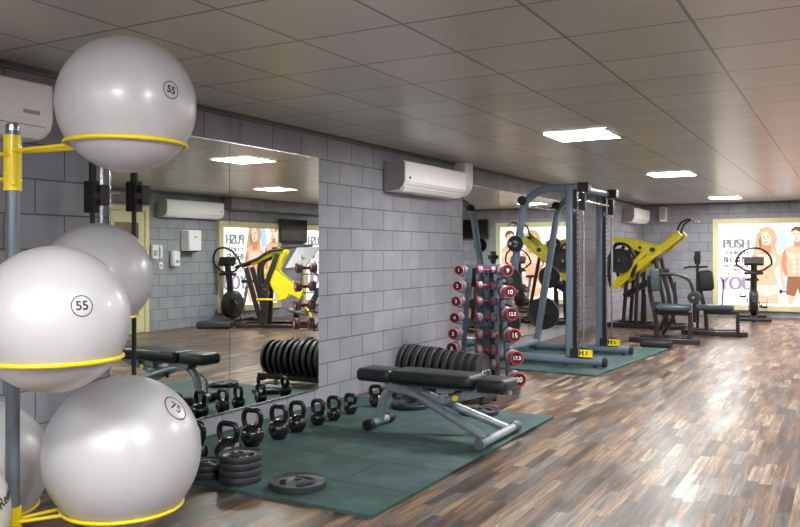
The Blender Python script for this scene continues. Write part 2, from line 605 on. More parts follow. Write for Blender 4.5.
def ring_holder(c, rr, zc):
    m = MB()
    n = 56
    c = V((c[0] - PX, c[1] - PY))
    m.tube([(c.x + rr * math.cos(2 * math.pi * k / n), c.y + rr * math.sin(2 * math.pi * k / n), zc) for k in range(n)], .0085, 10, closed=True)
    d = c.normalized()
    s_ = V((-d.y, d.x))
    for sg in (-1, 1):
        a = d * .02 + s_ * .022 * sg
        off = .05 * sg
        b = c - d * math.sqrt(rr * rr - off * off) + s_ * off
        m.tube([(a.x, a.y, zc - .012), (b.x, b.y, zc)], .0085, 8)
    m.build('ring_holder', YRING, rack)
for nm, c, r, dz in balls:
    ring_holder(c, math.sqrt((r + .0098) ** 2 - dz ** 2), c[2] - dz)
ring_holder((-3.28, 1.45), .236, 1.80)
ring_holder((-3.72, 1.95), .236, 1.70)

UP = V((0, 0, 1))
def wrapper(c, r, nrm, ang, lift=.0015):
    n = V(nrm).normalized()
    uy = (UP - n * UP.dot(n)).normalized()
    ux = uy.cross(n)
    a = R(ang)
    ux, uy = ux * math.cos(a) + uy * math.sin(a), uy * math.cos(a) - ux * math.sin(a)
    def w(x, y):
        return V(c) + (r + lift) * (n + ux * (x / r) + uy * (y / r)).normalized()
    return w
def ball(c, r, label, mtl, badge=None):
    t = thing('exercise_ball', label, 'ball', c, 0, 'exercise balls on the rack')
    m = MB()
    m.sphere((0, 0, 0), r, 72, 48)
    m.build('ball_body', mtl, t)
    m = MB()
    for k, z in enumerate((.13, -.13)):
        rr = math.sqrt(r * r - z * z * r * r / .0756)
    m.lathe([(.004, r + .0005), (.011, r + .002), (.011, r - .003)], 16)
    m.build('valve_plug', GREYPL, t)
    if badge:
        txt, nrm, rad, size, ang = badge
        w = wrapper((0, 0, 0), r, nrm, ang)
        m = MB()
        n = 48
        P = [w(rad * math.cos(2 * math.pi * k / n), rad * math.sin(2 * math.pi * k / n)) for k in range(n)]
        Q = [w(rad * .9 * math.cos(2 * math.pi * k / n), rad * .9 * math.sin(2 * math.pi * k / n)) for k in range(n)]
        m.raw(P + Q, [(k, (k + 1) % n, n + (k + 1) % n, n + k) for k in range(n)])
        m.text(txt, size, (0, 0, 0), (1, 0, 0), (0, 1, 0), wrap=w, bold=.0012)
        m.build('size_badge', INK, t, flat=True, fix=False)
    return t
BL = {b[0]: b for b in balls}
ball(BL['A'][1], .275, 'grey exercise ball marked 55 in the topmost yellow ring, highest of the balls', BALL, ('55', (.99, -.097, .107), .036, .040, -12))
ball(BL['B'][1], .275, 'grey exercise ball marked 55 in the middle ring at the left edge', BALL, ('55', (.929, -.293, .226), .039, .046, 0))
ball(BL['C'][1], .285, 'unmarked grey exercise ball in the middle ring nearer the wall, half hidden', BALL)
ball(BL['D'][1], .34, 'largest grey exercise ball marked 75, in the bottom ring beside the weight plates', BALL, ('75', (.762, .188, .62), .062, .062, -52))
ball(BL['E'][1], .325, 'grey exercise ball behind the rack post near the floor, by the block wall', BALL)
f = ball(BL['F'][1], .25, 'off-white exercise ball with black lettering in the bottom left corner', BALLW)
m = MB()
m.text('Reebok', .060, (0, 0, 0), (1, 0, 0), (0, 1, 0), wrap=wrapper((0, 0, 0), .25, (.905, .365, .20), 14), bold=.0012, align='LEFT')
m.build('lettering', INK, f, flat=True, fix=False)

# ------------------------------------------------------------------ black poles by the mirror edge
def pole(x, y, label, both):
    t = thing('clamp_pole', label, 'pole', (x, y, 0 if y < 3.5 else .021), 0, 'black clamp poles by the mirror edge')
    m = MB()
    m.lathe([(0, 0), (.05, 0), (.05, .012), (.03, .03), (0, .03)], 24)
    m.build('foot', BLACK, t)
    MB().cyl((0, 0, .02), (0, 0, 1.70), .015, 14).build('lower_tube', BLACK, t)
    MB().cyl((0, 0, 1.66), (0, 0, 2.15), .022, 14).build('upper_tube', BLACK, t)
    m = MB()
    m.box((0, 0, 1.71), (.09, .06, .19))
    m.box((.045, .03, 1.72), (.06, .07, .12))
    m.cyl((.03, -.045, 1.70), (.03, .085, 1.70), .012, 10)
    m.cyl((-.035, -.03, 1.75), (.05, -.03, 1.75), .010, 10)
    m.build('clamp', BLACK, t, .006)
    m = MB()
    m.lathe([(0, -.004), (.02, -.004), (.022, .008), (0, .012)], 12, (.055, -.02, 1.71), (1, -.3, 0))
    m.build('lock_knob', DBCAP, t)
    if both:
        MB().cyl((.05, .02, 1.55), (.05, .02, 2.1), .012, 12).build('second_tube', STEEL, t)
    return t
pole(-3.95, 3.27, 'black pole with clamp block standing against the block wall left of the mirror', True)
pole(-3.95, 3.588, 'black pole with clamp block standing in front of the mirror edge', False)

# ------------------------------------------------------------------ air conditioners
def aircon(loc, rz, label, badge='left'):
    """local: wall plane y=0, front towards -y, width along x, bottom at z=0"""
    t = thing('air_conditioner', label, 'air conditioner', loc, rz, 'white split air conditioners')
    w, h, d = 1.46, .31, .245
    prof = [(0, 0), (0, h), (-d + .03, h), (-d + .005, h - .015), (-d, h - .05), (-d, .10), (-d + .02, .05), (-d + .07, .012), (-.08, 0)]
    MB().box((0, -.002, .16), (w - .2, .004, .2)).build('wall_mount', STEEL, t)
    m = MB()
    m.prism([(min(a, -.005), q) for a, q in prof], (0, 0, 0), (0, 1, 0), (0, 0, 1), w)
    m.build('casing', WHITEP, t, .004)
    for s_ in (-1, 1):
        m = MB()
        m.prism([(a * .985 - .002, .004 + b * .98) for a, b in prof], (s_ * (w / 2 + .002), 0, 0), (0, 1, 0), (0, 0, 1), .006)
        m.build('end_cap', GREYPL, t, .002)
    m = MB()
    m.box((0, -d - .004, .195), (w - .02, .008, .205))
    m.build('front_panel', WHITEP, t, .003)
    m = MB()
    m.bar((-w / 2 + .04, -d + .034, .048), (w / 2 - .04, -d + .034, .048), .055, .012, up=(0, .8, .6))
    m.build('louver', SLOT, t)
    m = MB()
    m.bar((-w / 2 + .04, -d + .042, .026), (w / 2 - .04, -d + .042, .026), .055, .008, up=(0, .75, .66))
    m.build('vane', WHITEP, t)
    m = MB()
    x = -w / 2 + .09 if badge == 'left' else w / 2 - .14
    m.box((x, -d - .009, .135), (.035 if badge == 'left' else .10, .002, .022))
    m.build('badge', SLOT if badge == 'left' else GREYPL, t)
    return t
aircon((XL + .004, 2.23, 2.01), R(90), 'white wall air conditioner at the top left corner above the ball rack', 'right')
aircon((XL + .004, 7.77, 2.00), R(90), 'white wall air conditioner in the middle of the block wall between the mirrors')
aircon((XL + .004, 17.56, 2.00), R(90), 'small far white air conditioner beside the far left corner of the room')
aircon((XR - .004, 10.9, 2.00), R(-90), 'white air conditioner seen in the mirror above the dispensers')
m = MB()
pr = [(0, .05), (.05, .04), (.10, .07), (.14, .13), (.155, .2), (.155, .44), (.0, .44)]
m.prism(pr, (XL + .005, 8.80, 2.01), (1, 0, 0), (0, 0, 1), .22)
tag(m.build('pipe_cover', WHITEP, bevel=.012), 'cream plastic pipe cover beside the middle air conditioner', 'pipe cover')
t = thing('wall_speaker', 'small white speaker box high on the end wall beside the far air conditioner', 'speaker', (-3.65, YB - .004, 2.06))
MB().box((0, -.06, .16), (.15, .12, .32)).build('cabinet', WHITEP, t, .012)
MB().box((0, -.121, .17), (.12, .008, .26)).build('grille', GREYPL, t, .003)

# ------------------------------------------------------------------ kettlebells
def kettlebell(x, y, h, w, ang, label):
    t = thing('kettlebell', label, 'kettlebell', (x, y, .021), R(ang), 'kettlebells in a row along the mirror wall')
    r = w / 2
    zc = r * .88
    prof = [(0, 0), (r * .62, 0)]
    for k in range(3, 21):
        a = math.pi * k / 20
        rr, z = r * math.sin(a), zc - r * math.cos(a) * .97
        if z > .012:
            prof.append((rr, z))
    MB().lathe(prof, 32).build('body', IRON, t)
    hw = r * .80
    zt = h - .014
    pts = rounded([(-r * .55, 0, zc + r * .5), (-hw * 1.05, 0, zt - (zt - zc - r * .6) * .45), (-hw * .8, 0, zt), (hw * .8, 0, zt), (hw * 1.05, 0, zt - (zt - zc - r * .6) * .45), (r * .55, 0, zc + r * .5)], .05, 6)
    MB().tube(pts, .0185 * (.75 + .25 * h / .25), 14).build('handle', IRON, t)
    m = MB()
    m.lathe([(0, .0), (r * .36, .0), (r * .40, -.006)], 24, (0, -r * .97, zc), (0, -1, .05))
    m.build('face_disc', BLACK, t)
    return t
kb = [(-3.65, 3.80, .285, .188, 12), (-3.51, 3.97, .262, .176, 6), (-3.66, 4.39, .262, .166, 14), (-3.63, 4.65, .247, .155, 4),
      (-3.65, 4.90, .232, .14, 10), (-3.65, 5.17, .205, .122, 2), (-3.64, 5.38, .196, .118, 12), (-3.66, 5.66, .172, .116, 5), (-3.64, 6.04, .19, .125, 20)]
ww = ['black kettlebell half hidden behind the largest grey ball, first of the row',
      'big black kettlebell behind the stack of four plates, second of the row',
      'big black kettlebell third from the largest exercise ball',
      'black kettlebell fourth from the largest exercise ball, left one of a close pair',
      'black kettlebell fifth from the largest exercise ball, right one of a close pair',
      'medium black kettlebell sixth from the largest exercise ball',
      'smaller black kettlebell seventh from the largest exercise ball',
      'smallest black kettlebell, standing alone left of the bench pad',
      'black kettlebell in the shadow under the raised head pad of the bench']
for k, l_ in zip(kb, ww):
    kettlebell(*k, l_)

# ------------------------------------------------------------------ weight plates
def plate_mesh(Rr, t, slots, seg=60):
    """plate lying in xy, bottom z=0; returns MB with grip slots cut through"""
    m = MB()
    rad = [.026, Rr * .24, Rr * .42, Rr * .66, Rr * .84, Rr * .97, Rr]
    top = [t, t, t * .62, t * .62, t * .66, t, t * .9]
    top = [t * .98, t * .98, t * .72, t * .72, t * .74, t, t * .88]
    bot = [t - z for z in top]
    bot[-2] = 0
    bot[-1] = t * .12
    P, Q = [], []
    for i, r in enumerate(rad):
        P.append([m.b.verts.new((r * math.cos(2 * math.pi * k / seg), r * math.sin(2 * math.pi * k / seg), top[i])) for k in range(seg)])
        Q.append([m.b.verts.new((r * math.cos(2 * math.pi * k / seg), r * math.sin(2 * math.pi * k / seg), bot[i])) for k in range(seg)])
    third = seg // 3
    def hole(i, k):
        return slots and i == 2 and (k % seg) % third < int(third * .62)
    for i in range(len(rad) - 1):
        for k in range(seg):
            k2 = (k + 1) % seg
            if hole(i, k):
                m._f([P[2][k], P[2][k2], Q[2][k2], Q[2][k]], 0)
                m._f([P[3][k2], P[3][k], Q[3][k], Q[3][k2]], 0)
                if not hole(i, k - 1): m._f([P[2][k], Q[2][k], Q[3][k], P[3][k]], 0)
                if not hole(i, k + 1): m._f([P[2][k2], P[3][k2], Q[3][k2], Q[2][k2]], 0)
                continue
            m._f([P[i][k], P[i][k2], P[i + 1][k2], P[i + 1][k]], 0)
            m._f([Q[i][k2], Q[i][k], Q[i + 1][k], Q[i + 1][k2]], 0)
    for k in range(seg):
        k2 = (k + 1) % seg
        m._f([P[0][k2], P[0][k], Q[0][k], Q[0][k2]], 0)
        m._f([P[-1][k], P[-1][k2], Q[-1][k2], Q[-1][k]], 0)
    return m
PROTO = {}
def plate(Rr, t, loc, rot, label, group, slots=True, mt=None):
    key = (Rr, t, slots, mt.name if mt else '')
    if key in PROTO:
        o = dup(PROTO[key], loc, rot=rot, label=label, group=group)
        return o
    o = thing('weight_plate', label, 'weight plate', loc, 0, group)
    o.rotation_euler = rot
    plate_mesh(Rr, t, slots).build('disc', mt or PLATE, o)
    m = MB()
    m.lathe([(.026, t * .02), (.040, t * .02), (.040, t * 1.0), (.026, t * 1.0)], 32, closed=True)
    m.build('hub_ring', STEEL if mt is BUMPER else PLATE, o)
    PROTO[key] = o
    return o
z0 = .0205
stk = ['at the bottom', 'second from the bottom', 'third from the bottom', 'on top']
for k in range(4):
    plate(.128, .041, (-3.165 + random.uniform(-.004, .004), 3.69 + random.uniform(-.006, .006), z0 + .0415 * k), (0, 0, R(35 * k + 10)),
          'small weight plate %s of the stack of four' % stk[k], 'stack of four small plates')
for k in range(2):
    plate(.128, .041, (-3.43, 3.665, z0 + .0415 * k), (0, 0, R(50 * k)), 'small dark plate %s beside the largest exercise ball' % ('under another one' if k == 0 else 'topping a low pair'), 'low pair of small plates')
plate(.165, .040, (-2.79, 3.75, z0), (0, 0, R(60)), 'wide dark grey weight plate lying alone at the front edge of the mat', 'single plates on the mat')
plate(.165, .040, (-2.72, 6.20, z0), (0, 0, R(15)), 'dark weight plate lying flat behind the bench seat near the bumper plates', 'single plates on the mat')
plate(.165, .040, (-3.36, 6.15, z0), (0, 0, R(80)), 'dark weight plate lying flat behind the bench frame near the wall', 'single plates on the mat')

# bumper plates on their toaster rack
tr = thing('plate_rack', 'low black rack carrying the row of bumper plates behind the bench', 'rack', (-3.32, 6.74, 0))
m = MB()
for y in (-.13, .13):
    m.bar((-.47, y, .085), (.47, y, .085), .035, .05)
m.build('rail', BLACK, tr, .004)
for x in (-.45, .45):
    m = MB()
    m.bar((x, -.16, .05), (x, .16, .05), .04, .04)
    for y in (-.15, .15):
        m.cyl((x, y, 0), (x, y, .05), .02, 12)
    m.build('foot', BLACK, tr, .003)
for k in range(12):
    x = -.43 + k * .078
    m = MB()
    m.tube(rounded([(x, -.10, .09), (x, -.10, .30), (x, .10, .30), (x, .10, .09)], .05), .006, 8)
    m.build('divider', STEEL, tr)
bump = [(.205, .056)] * 2 + [(.2, .05)] * 3 + [(.19, .042)] * 3 + [(.18, .036)] * 3
order = ['first bumper plate of the rack, nearest the wall', 'second bumper plate from the wall', 'third bumper plate from the wall', 'fourth bumper plate from the wall',
         'fifth bumper plate from the wall', 'sixth bumper plate from the wall, middle of the row', 'fifth bumper plate from the dumbbell end of the row', 'fourth bumper plate from the dumbbell end of the row',
         'third bumper plate from the dumbbell end of the row', 'second bumper plate from the dumbbell end of the row', 'last bumper plate of the row, its face turned to the room']
for k, (rr, tt) in enumerate(bump):
    xc = -.43 + .039 + k * .078
    plate(rr, tt, (-3.32 + xc - tt / 2 + .002, 6.74, .112 + rr * .87), (0, R(90), 0), order[k] + ', black rubber', 'bumper plates on the low rack', False, BUMPER)

# ------------------------------------------------------------------ adjustable bench
b = thing('adjustable_bench', 'adjustable weight bench with black pads and silver grey frame on the green mat', 'bench', (-2.73, 5.37, .0205))
m = MB()
for s_ in (-1, 1):
    m.tube(rounded([(-.27, .03 * s_, .315), (-.12, .055 * s_, .285), (.51, .20 * s_, .052)], .12), .030, 14)
m.build('rail', BENCHF, b)
m = MB()
m.tube(rounded([(-.475, 0, .05), (-.43, 0, .25), (-.33, 0, .33), (-.12, 0, .315)], .14, 8), .036, 16)
m.build('rear_leg', BENCHF, b)
m = MB()
m.tube(rounded([(-.49, .07, .08), (-.50, .07, .2), (-.43, .05, .26)], .05), .010, 10)
m.build('carry_handle', BENCHF, b)
for x, hw, nm in ((-.475, .12, 'rear_foot'), (.525, .29, 'front_foot')):
    ft = MB().cyl((x, -hw, .042), (x, hw, .042), .030, 18).build(nm, BENCHF, b)
    for s_ in (-1, 1):
        MB().lathe([(0, 0), (.038, 0), (.042, .01), (.042, .065), (.036, .072), (0, .072)], 20, (x, s_ * hw, .042), (0, s_, 0)).build('end_cap', BLACK if nm == 'rear_foot' else mat('slate_cap', '59616c', .4), ft)
m = MB()
m.bar((-.34, 0, .352), (.62, 0, .352), .05, .03)
m.box((.10, 0, .335), (.10, .12, .05))
m.prism([(-.40, .36), (-.20, .36), (-.20, .30), (-.28, .28), (-.38, .31)], (0, .055, 0), (1, 0, 0), (0, 0, 1), .012)
m.prism([(-.40, .36), (-.20, .36), (-.20, .30), (-.28, .28), (-.38, .31)], (0, -.055, 0), (1, 0, 0), (0, 0, 1), .012)
m.build('pad_carrier', BENCHF, b, .004)
m = MB()
m.tube([(.02, 0, .225), (.42, 0, .345)], .032, 16)
m.box((.06, 0, .255), (.09, .10, .07), Matrix.Rotation(R(-17), 3, 'Y'))
m.box((.32, 0, .325), (.12, .09, .07), Matrix.Rotation(R(-17), 3, 'Y'))
m.prism([(.36, .30), (.52, .35), (.62, .365), (.40, .39), (.30, .36)], (0, -.05, 0), (1, 0, 0), (0, 0, 1), .015)
m.build('adjuster', BENCHF, b, .004)
m = MB()
m.lathe([(0, 0), (.020, 0), (.024, .012), (.018, .022), (0, .024)], 20, (.20, -.034, .282), (0, -1, 0))
m.build('pop_pin', YELLOW, b)
m = MB()
m.tube([(-.18, -.10, .235), (-.06, -.02, .27)], .013, 10)
m.build('lever', BLACK, b)
MB().pad((-.470, 0, .408), (.31, .25, .10), .035).build('head_pad', VINYL, b)
MB().pad((.03, 0, .422), (.69, .29, .085), .03).build('back_pad', VINYL, b)
MB().pad((.505, 0, .410), (.25, .27, .085), .03).build('seat_pad', VINYL, b)
m = MB()
m.box((.035, 0, .369), (.66, .25, .012))
m.box((.505, 0, .362), (.21, .22, .012))
m.build('pad_board', BLACK, b, .003)

# ------------------------------------------------------------------ dumbbell tower
RZ = R(29.36)
ox, oy = -3.19, 7.42
def dw(x, y, z):
    return (ox + math.cos(RZ) * x - math.sin(RZ) * y, oy + math.sin(RZ) * x + math.cos(RZ) * y, z)
dt = thing('dumbbell_rack', 'upright slate-blue tower rack filled with red-ringed dumbbells', 'rack', (ox, oy, 0), RZ)
for x0, x1 in ((-.24, -.145), (-.075, -.055), (.135, .115), (.26, .15)):
    for y in (.13,):
        m = MB()
        m.bar((x0, y, .03), (x1, y, 1.25), .05, .045, up=(0, 1, 0))
        m.build('post', RACKF, dt, .004)
m = MB()
MB().bar((-.20, .13, 1.235), (.21, .13, 1.235), .05, .04).build('cross_bar', RACKF, dt, .003)
MB().bar((-.20, .17, .64), (.24, .17, .64), .03, .04).build('cross_bar', RACKF, dt, .003)
m = MB()
m.prism([(-.055, .12), (.115, .12), (.115, 1.2), (-.055, 1.2)], (0, .165, 0), (1, 0, 0), (0, 0, 1), .01)
m.build('back_panel', mat('dark_slate_panel', '333d48', .5), dt)
m = MB()
m.bar((-.32, -.08, .02), (.34, -.08, .02), .05, .04)
m.bar((-.32, .22, .02), (.34, .22, .02), .05, .04)
m.bar((-.24, -.08, .03), (-.24, .22, .03), .05, .05)
m.bar((.30, -.08, .03), (.30, .22, .03), .05, .05)
m.build('base_frame', RACKF, dt, .004)
def dumbbell(loc, axis_rz, r, ln, num, label, group):
    """axis along local -y: the numbered head faces local -y"""
    t = thing('dumbbell', label, 'dumbbell', loc, axis_rz, group)
    MB().cyl((0, -ln * .25, 0), (0, ln * .25, 0), r * .30, 14).build('handle', RED, t)
    for s_ in (-1, 1):
        y0 = s_ * ln * .22
        y1 = s_ * ln * .5
        d = abs(y1 - y0)
        hd = MB().lathe([(0, 0), (r * .75, 0), (r * .95, d * .12), (r * .95, d * .8), (r * .9, d), (0, d)], 28, (0, y0, 0), (0, s_, 0)).build('head', DBHEAD, t)
        MB().lathe([(r * .80, d - .002), (r * .98, d - .012), (r * 1.0, d), (r * .93, d + .006), (r * .80, d + .005)], 28, (0, y0, 0), (0, s_, 0), closed=True).build('red_ring', RED, hd)
        MB().lathe([(r * .34, 0), (r * .62, 0), (r * .62, .006), (r * .34, .006)], 24, (0, y0 - s_ * .004, 0), (0, s_, 0), closed=True).build('inner_ring', RED, hd)
        m = MB()
        m.lathe([(0, d + .0015), (r * .82, d + .001)], 28, (0, y0, 0), (0, s_, 0))
        m.build('cap', DBCAP, hd)
        if s_ == -1 and num:
            m = MB()
            m.text(num, r * (.95 if len(num) < 3 else .72), (0, y1 - .0035, 0), (1, 0, 0), (0, 0, 1), bold=.0012)
            m.build('number', WHITEINK, hd, flat=True, fix=False)
    return t
gl, gm, gr = 'dumbbells on the left side of the tower', 'dumbbells lying across the middle of the tower', 'dumbbells on the right side of the tower'
nth = ['topmost', 'second from the top', 'third from the top', 'fourth from the top', 'fifth from the top', 'sixth from the top', 'lowest']
def saddle(fn):
    q = MB()
    fn(q)
    q.build('saddle', RACKF, dt, .002)
for k, (z, num) in enumerate(zip((1.20, 1.044, .892, .73, .57, .43), ('1', '2', '3', '4', '5', '6'))):
    x = -.275 - .014 * k
    dumbbell(dw(x + .03, -.05, z), RZ - R(20), .046 + .002 * k, .19, num, 'small dumbbell marked %s on the left side of the tower, %s' % (num, nth[k]), gl)
    saddle(lambda q: q.box((x + .045, .0, z - .056 - .002 * k), (.06, .11, .010)).bar((x + .045, .05, z - .066 - .002 * k), (-.16 - .013 * k, .13, z - .066 - .002 * k), .03, .014))
for k, z in enumerate((1.20, 1.044, .888, .725, .56, .40, .25)):
    rr = .042 + .0025 * k
    dumbbell(dw(.008, -.015, z), RZ - R(86), rr, .188 + .003 * k, '', 'red-handled dumbbell lying across the front of the tower, %s' % nth[k], gm)
    for x in (-.012, .028):
        saddle(lambda q: q.box((x, .05, z - rr * .34 - .012), (.016, .16, .012)).box((x, .09, z - rr * .34 - .03), (.016, .08, .04)))
for k, (z, num) in enumerate(zip((1.20, .992, .78, .573, .354, .146), ('9', '10', '12.5', '15', '17.5', '20'))):
    x = .165 + .022 * k
    rr = .060 + .0022 * k
    dumbbell(dw(x, -.20, z), RZ + R(9), rr, .22, num, 'larger dumbbell marked %s on the right side of the tower, %s' % (num, nth[k]), gr)
    saddle(lambda q: q.box((x, -.15, z - rr - .009), (.055, .16, .012)).bar((x, -.08, z - rr - .021), (.155 + .018 * k, .13, z - rr - .021), .035, .014))

# ------------------------------------------------------------------ smith machine
sm = thing('smith_machine', 'blue-grey smith machine frame with barbell on guide rods, on the far green mat', 'gym machine', (-2.92, 10.0, .0205))
YA, YC = -.65, .65
for yy, nm in ((YA, ''), (YC, '')):
    m = MB()
    m.tube([(-.98, yy, .066), (.40, yy, .066)], .055, 18)
    m.build('base_tube', FRAME, sm)
    MB().lathe([(0, 0), (.056, 0), (.056, .035), (.05, .04), (0, .04)], 18, (.395, yy, .066), (1, 0, 0)).build('end_cap', BLACK, sm)
    m = MB()
    m.cyl((.30, yy, 0), (.30, yy, .02), .025, 12)
    m.cyl((-.05, yy, 0), (-.05, yy, .02), .025, 12)
    m.cyl((-.9, yy, 0), (-.9, yy, .02), .025, 12)
    m.build('foot_pad', BLACK, sm)
    m = MB()
    m.bar((0, yy, .1), (0, yy, 2.17), .11, .085, up=(1, 0, 0))
    m.build('upright', FRAME, sm, .018)
    m = MB()
    m.bar((.068, yy, .13), (.068, yy, 2.1), .075, .045, up=(1, 0, 0))
    for k in range(30):
        m.cyl((.088, yy - .012, .32 + k * .058), (.0935, yy - .012, .32 + k * .058), .012, 10, 1)
    m.build('perforated_strip', [DARKF, STEEL], sm)
    MB().cyl((.16, yy, .1), (.16, yy, 2.12), .013, 14).build('guide_rod', CHROME, sm)
    m = MB()
    m.tube(rounded([(.12, yy, 2.13), (-.36, yy, 2.135), (-.58, yy, 1.98), (-.70, yy, 1.23), (-.89, yy, .10)], .22, 8), .046, 16)
    m.build('slanted_leg', FRAME, sm)
    m = MB()
    m.box((.17, yy, 2.13), (.13, .13, .11))
    m.build('top_block', BLACK, sm, .012)
    m = MB()
    m.box((.165, yy, .17), (.09, .09, .11))
    m.build('rod_socket', BLACK, sm, .004)
    lb = MB()
    lb.box((.145, yy - .062, .165), (.26, .008, .10))
    lb.box((.205, yy - .067, .165), (.165, .006, .088), m=1)
    lb.text('H', .085, (.155, yy - .0712, .165), (1, 0, 0), (0, 0, 1), m=0, bold=.003)
    lb.text('3', .06, (.215, yy - .0712, .165), (1, 0, 0), (0, 0, 1), m=0, bold=.002)
    lb.build('warning_label', [BLACK, YELLOW], sm, flat=True)
    m = MB()
    m.box((.15, yy, 1.955), (.075, .07, .20))
    m.cyl((.15, yy - .06, 2.02), (.15, yy - .035, 2.02), .028, 16)
    m.build('bar_carriage', BLACK, sm, .008)
    MB().lathe([(0, 0), (.056, 0), (.056, .035), (0, .035)], 18, (-.585, yy - .05, 1.99), (0, -1, 0)).build('joint_cap', BLACK, sm)
    s_ = -1 if yy < 0 else 1
    for z, x in ((1.46, -.665), (1.01, -.735), (.50, -.82)):
        m = MB()
        m.cyl((x, yy + s_ * .03, z), (x, yy + s_ * .26, z), .022, 14)
        m.build('plate_peg', CHROME, sm)
m = MB()
m.cyl((.15, YA - .19, 1.965), (.15, YC + .19, 1.965), .0145, 16)
m.cyl((.15, YA + .18, 1.965), (.15, YC - .18, 1.965), .0185, 16)
m.build('barbell', CHROME, sm)
m = MB()
m.cyl((.10, YA, 2.13), (.10, YC, 2.13), .045, 16)
m.build('top_cross_tube', FRAME, sm)
m = MB()
m.cyl((-.60, YA, 1.93), (-.60, YC, 1.93), .022, 14)
m.build('rear_cross_bar', STEEL, sm)
m = MB()
m.cyl((-.885, YA, .12), (-.885, YC, .12), .04, 16)
m.build('lower_cross_tube', FRAME, sm)
for s_, side in ((-1, 'near side'), (1, 'far side')):
    for z, x, rr, tt, wd in ((1.46, -.665, .10, .028, 'small black plate on the top peg'), (1.01, -.735, .155, .034, 'medium black plate on the middle peg'), (.50, -.82, .225, .045, 'big black plate on the bottom peg')):
        y = .65 * s_ + s_ * .075 + (0 if s_ > 0 else -tt) + 10.0
        plate(rr, tt, (-2.92 + x, y, z + .0205), (R(-90), 0, 0), '%s of the %s leg of the smith machine' % (wd, side), 'plates stored on the smith machine', False, BUMPER)
t = thing('step_platform', 'low black block on the floor beyond the base of the smith machine', 'platform', (-2.45, 11.95, 0))
MB().box((0, 0, .05), (.42, .28, .08)).build('deck', BLACK, t, .02)
m = MB()
for x in (-.16, .16):
    for y in (-.1, .1):
        m.cyl((x, y, 0), (x, y, .012), .025, 12)
m.build('foot', BLACK, t)

# ------------------------------------------------------------------ yellow leg press machines
def leg_press(loc, rz, label, foot):
    t = thing('leg_press', label, 'gym machine', loc, rz)
    for y in (-.27, .27):
        MB().bar((-.70, y, .045), (.72, y, .045), .09, .08).build('base_runner', DARKF, t, .01)
        m = MB()
        m.tube(rounded([(-.62, y * 1.25, .74), (-.70, y * 1.25, 1.1), (-.55, y * 1.25, 1.55), (-.3, y * 1.25, 1.52), (-.16, y * 1.25, 1.2), (-.25, y * 1.25, .92)], .2, 8), .035, 12)
        m.build('arch_tube', DARKF, t)
        MB().bar((-.60, y, .73), (.575, y, 1.715), .085, .13, up=(-.64, 0, .77)).build('rail', YELLOW, t, .012)
        for xa, xb, zb in ((-.42, -.36, .90), (-.20, -.16, 1.08), (.38, .14, 1.30)):
            m = MB()
            m.tube([(xa, y, .06), (xb, y, zb)], .035, 12)
            m.build('strut', DARKF, t)
        yo = y + math.copysign(.075, y)
        m = MB()
        m.prism([(-.62, 1.60), (-.56, 1.67), (.13, 1.50), (.20, 1.42), (.15, 1.34), (.05, 1.32), (-.35, 1.48)], (0, yo, 0), (1, 0, 0), (0, 0, 1), .035)
        m.build('link_plate', YELLOW, t, .006)
        m = MB()
        m.cyl((.12, yo - .035, 1.42), (.12, yo + .035, 1.42), .045, 18)
        m.cyl((-.10, yo - .03, 1.46), (-.10, yo + .03, 1.46), .03, 18)
        m.build('pivot', DARKF, t)
        MB().bar((-.60, yo + math.copysign(.03, y), .75), (.04, yo + math.copysign(.03, y), 1.44), .03, .085, up=(-.7, 0, .7)).build('side_bar', YELLOW, t, .008)
        m = MB()
        m.tube(rounded([(.50, y * .7, 1.70), (.56, y * .7, 1.90), (.70, y * .7, 1.97), (.80, y * .7, 1.93)], .08), .018, 10)
        m.build('handle', DARKF, t)
        MB().cyl((.75, y * .7, 1.955), (.83, y * .7, 1.915), .023, 12).build('grip', STEEL, t)
        m = MB()
        m.cyl((-.42, y, 1.22), (-.42, y + math.copysign(.34, y), 1.22), .022, 14)
        m.build('plate_peg', CHROME, t)
    m = MB()
    for x in (-.66, .1, .66):
        m.bar((x, -.36, .05), (x, .36, .05), .08, .07)
    m.bar((-.42, -.27, 1.22), (-.42, .27, 1.22), .06, .06)
    m.bar((.52, -.27, 1.66), (.52, .27, 1.66), .06, .06)
    m.build('cross_member', DARKF, t, .008)
    if foot:
        m = MB()
        m.box((.52, 0, 1.55), (.045, .86, .58), Matrix.Rotation(R(38), 3, 'Y'))
        m.bar((.54, .0, 1.30), (.54, .0, 1.80), .02, .04, up=(1, 0, 0))
        m.build('foot_plate', GREYP, t, .006)
    else:
        m = MB()
        m.box((.16, 0, 1.30), (.05, .4, .3), Matrix.Rotation(R(38), 3, 'Y'))
        m.build('foot_plate', DARKF, t, .006)
    MB().pad((-.20, 0, .72), (.6, .38, .10), .035, Matrix.Rotation(R(-32), 3, 'Y')).build('back_pad', VINYL, t)
    MB().pad((.28, 0, .40), (.42, .40, .09), .03, Matrix.Rotation(R(10), 3, 'Y')).build('seat_pad', GREYP if foot else VINYL, t)
    MB().bar((-.1, 0, .08), (-.1, 0, .62), .08, .08, up=(1, 0, 0)).build('seat_post', DARKF, t, .006)
    MB().bar((.26, 0, .06), (.26, 0, .36), .08, .08, up=(1, 0, 0)).build('seat_post', DARKF, t, .006)
    return t
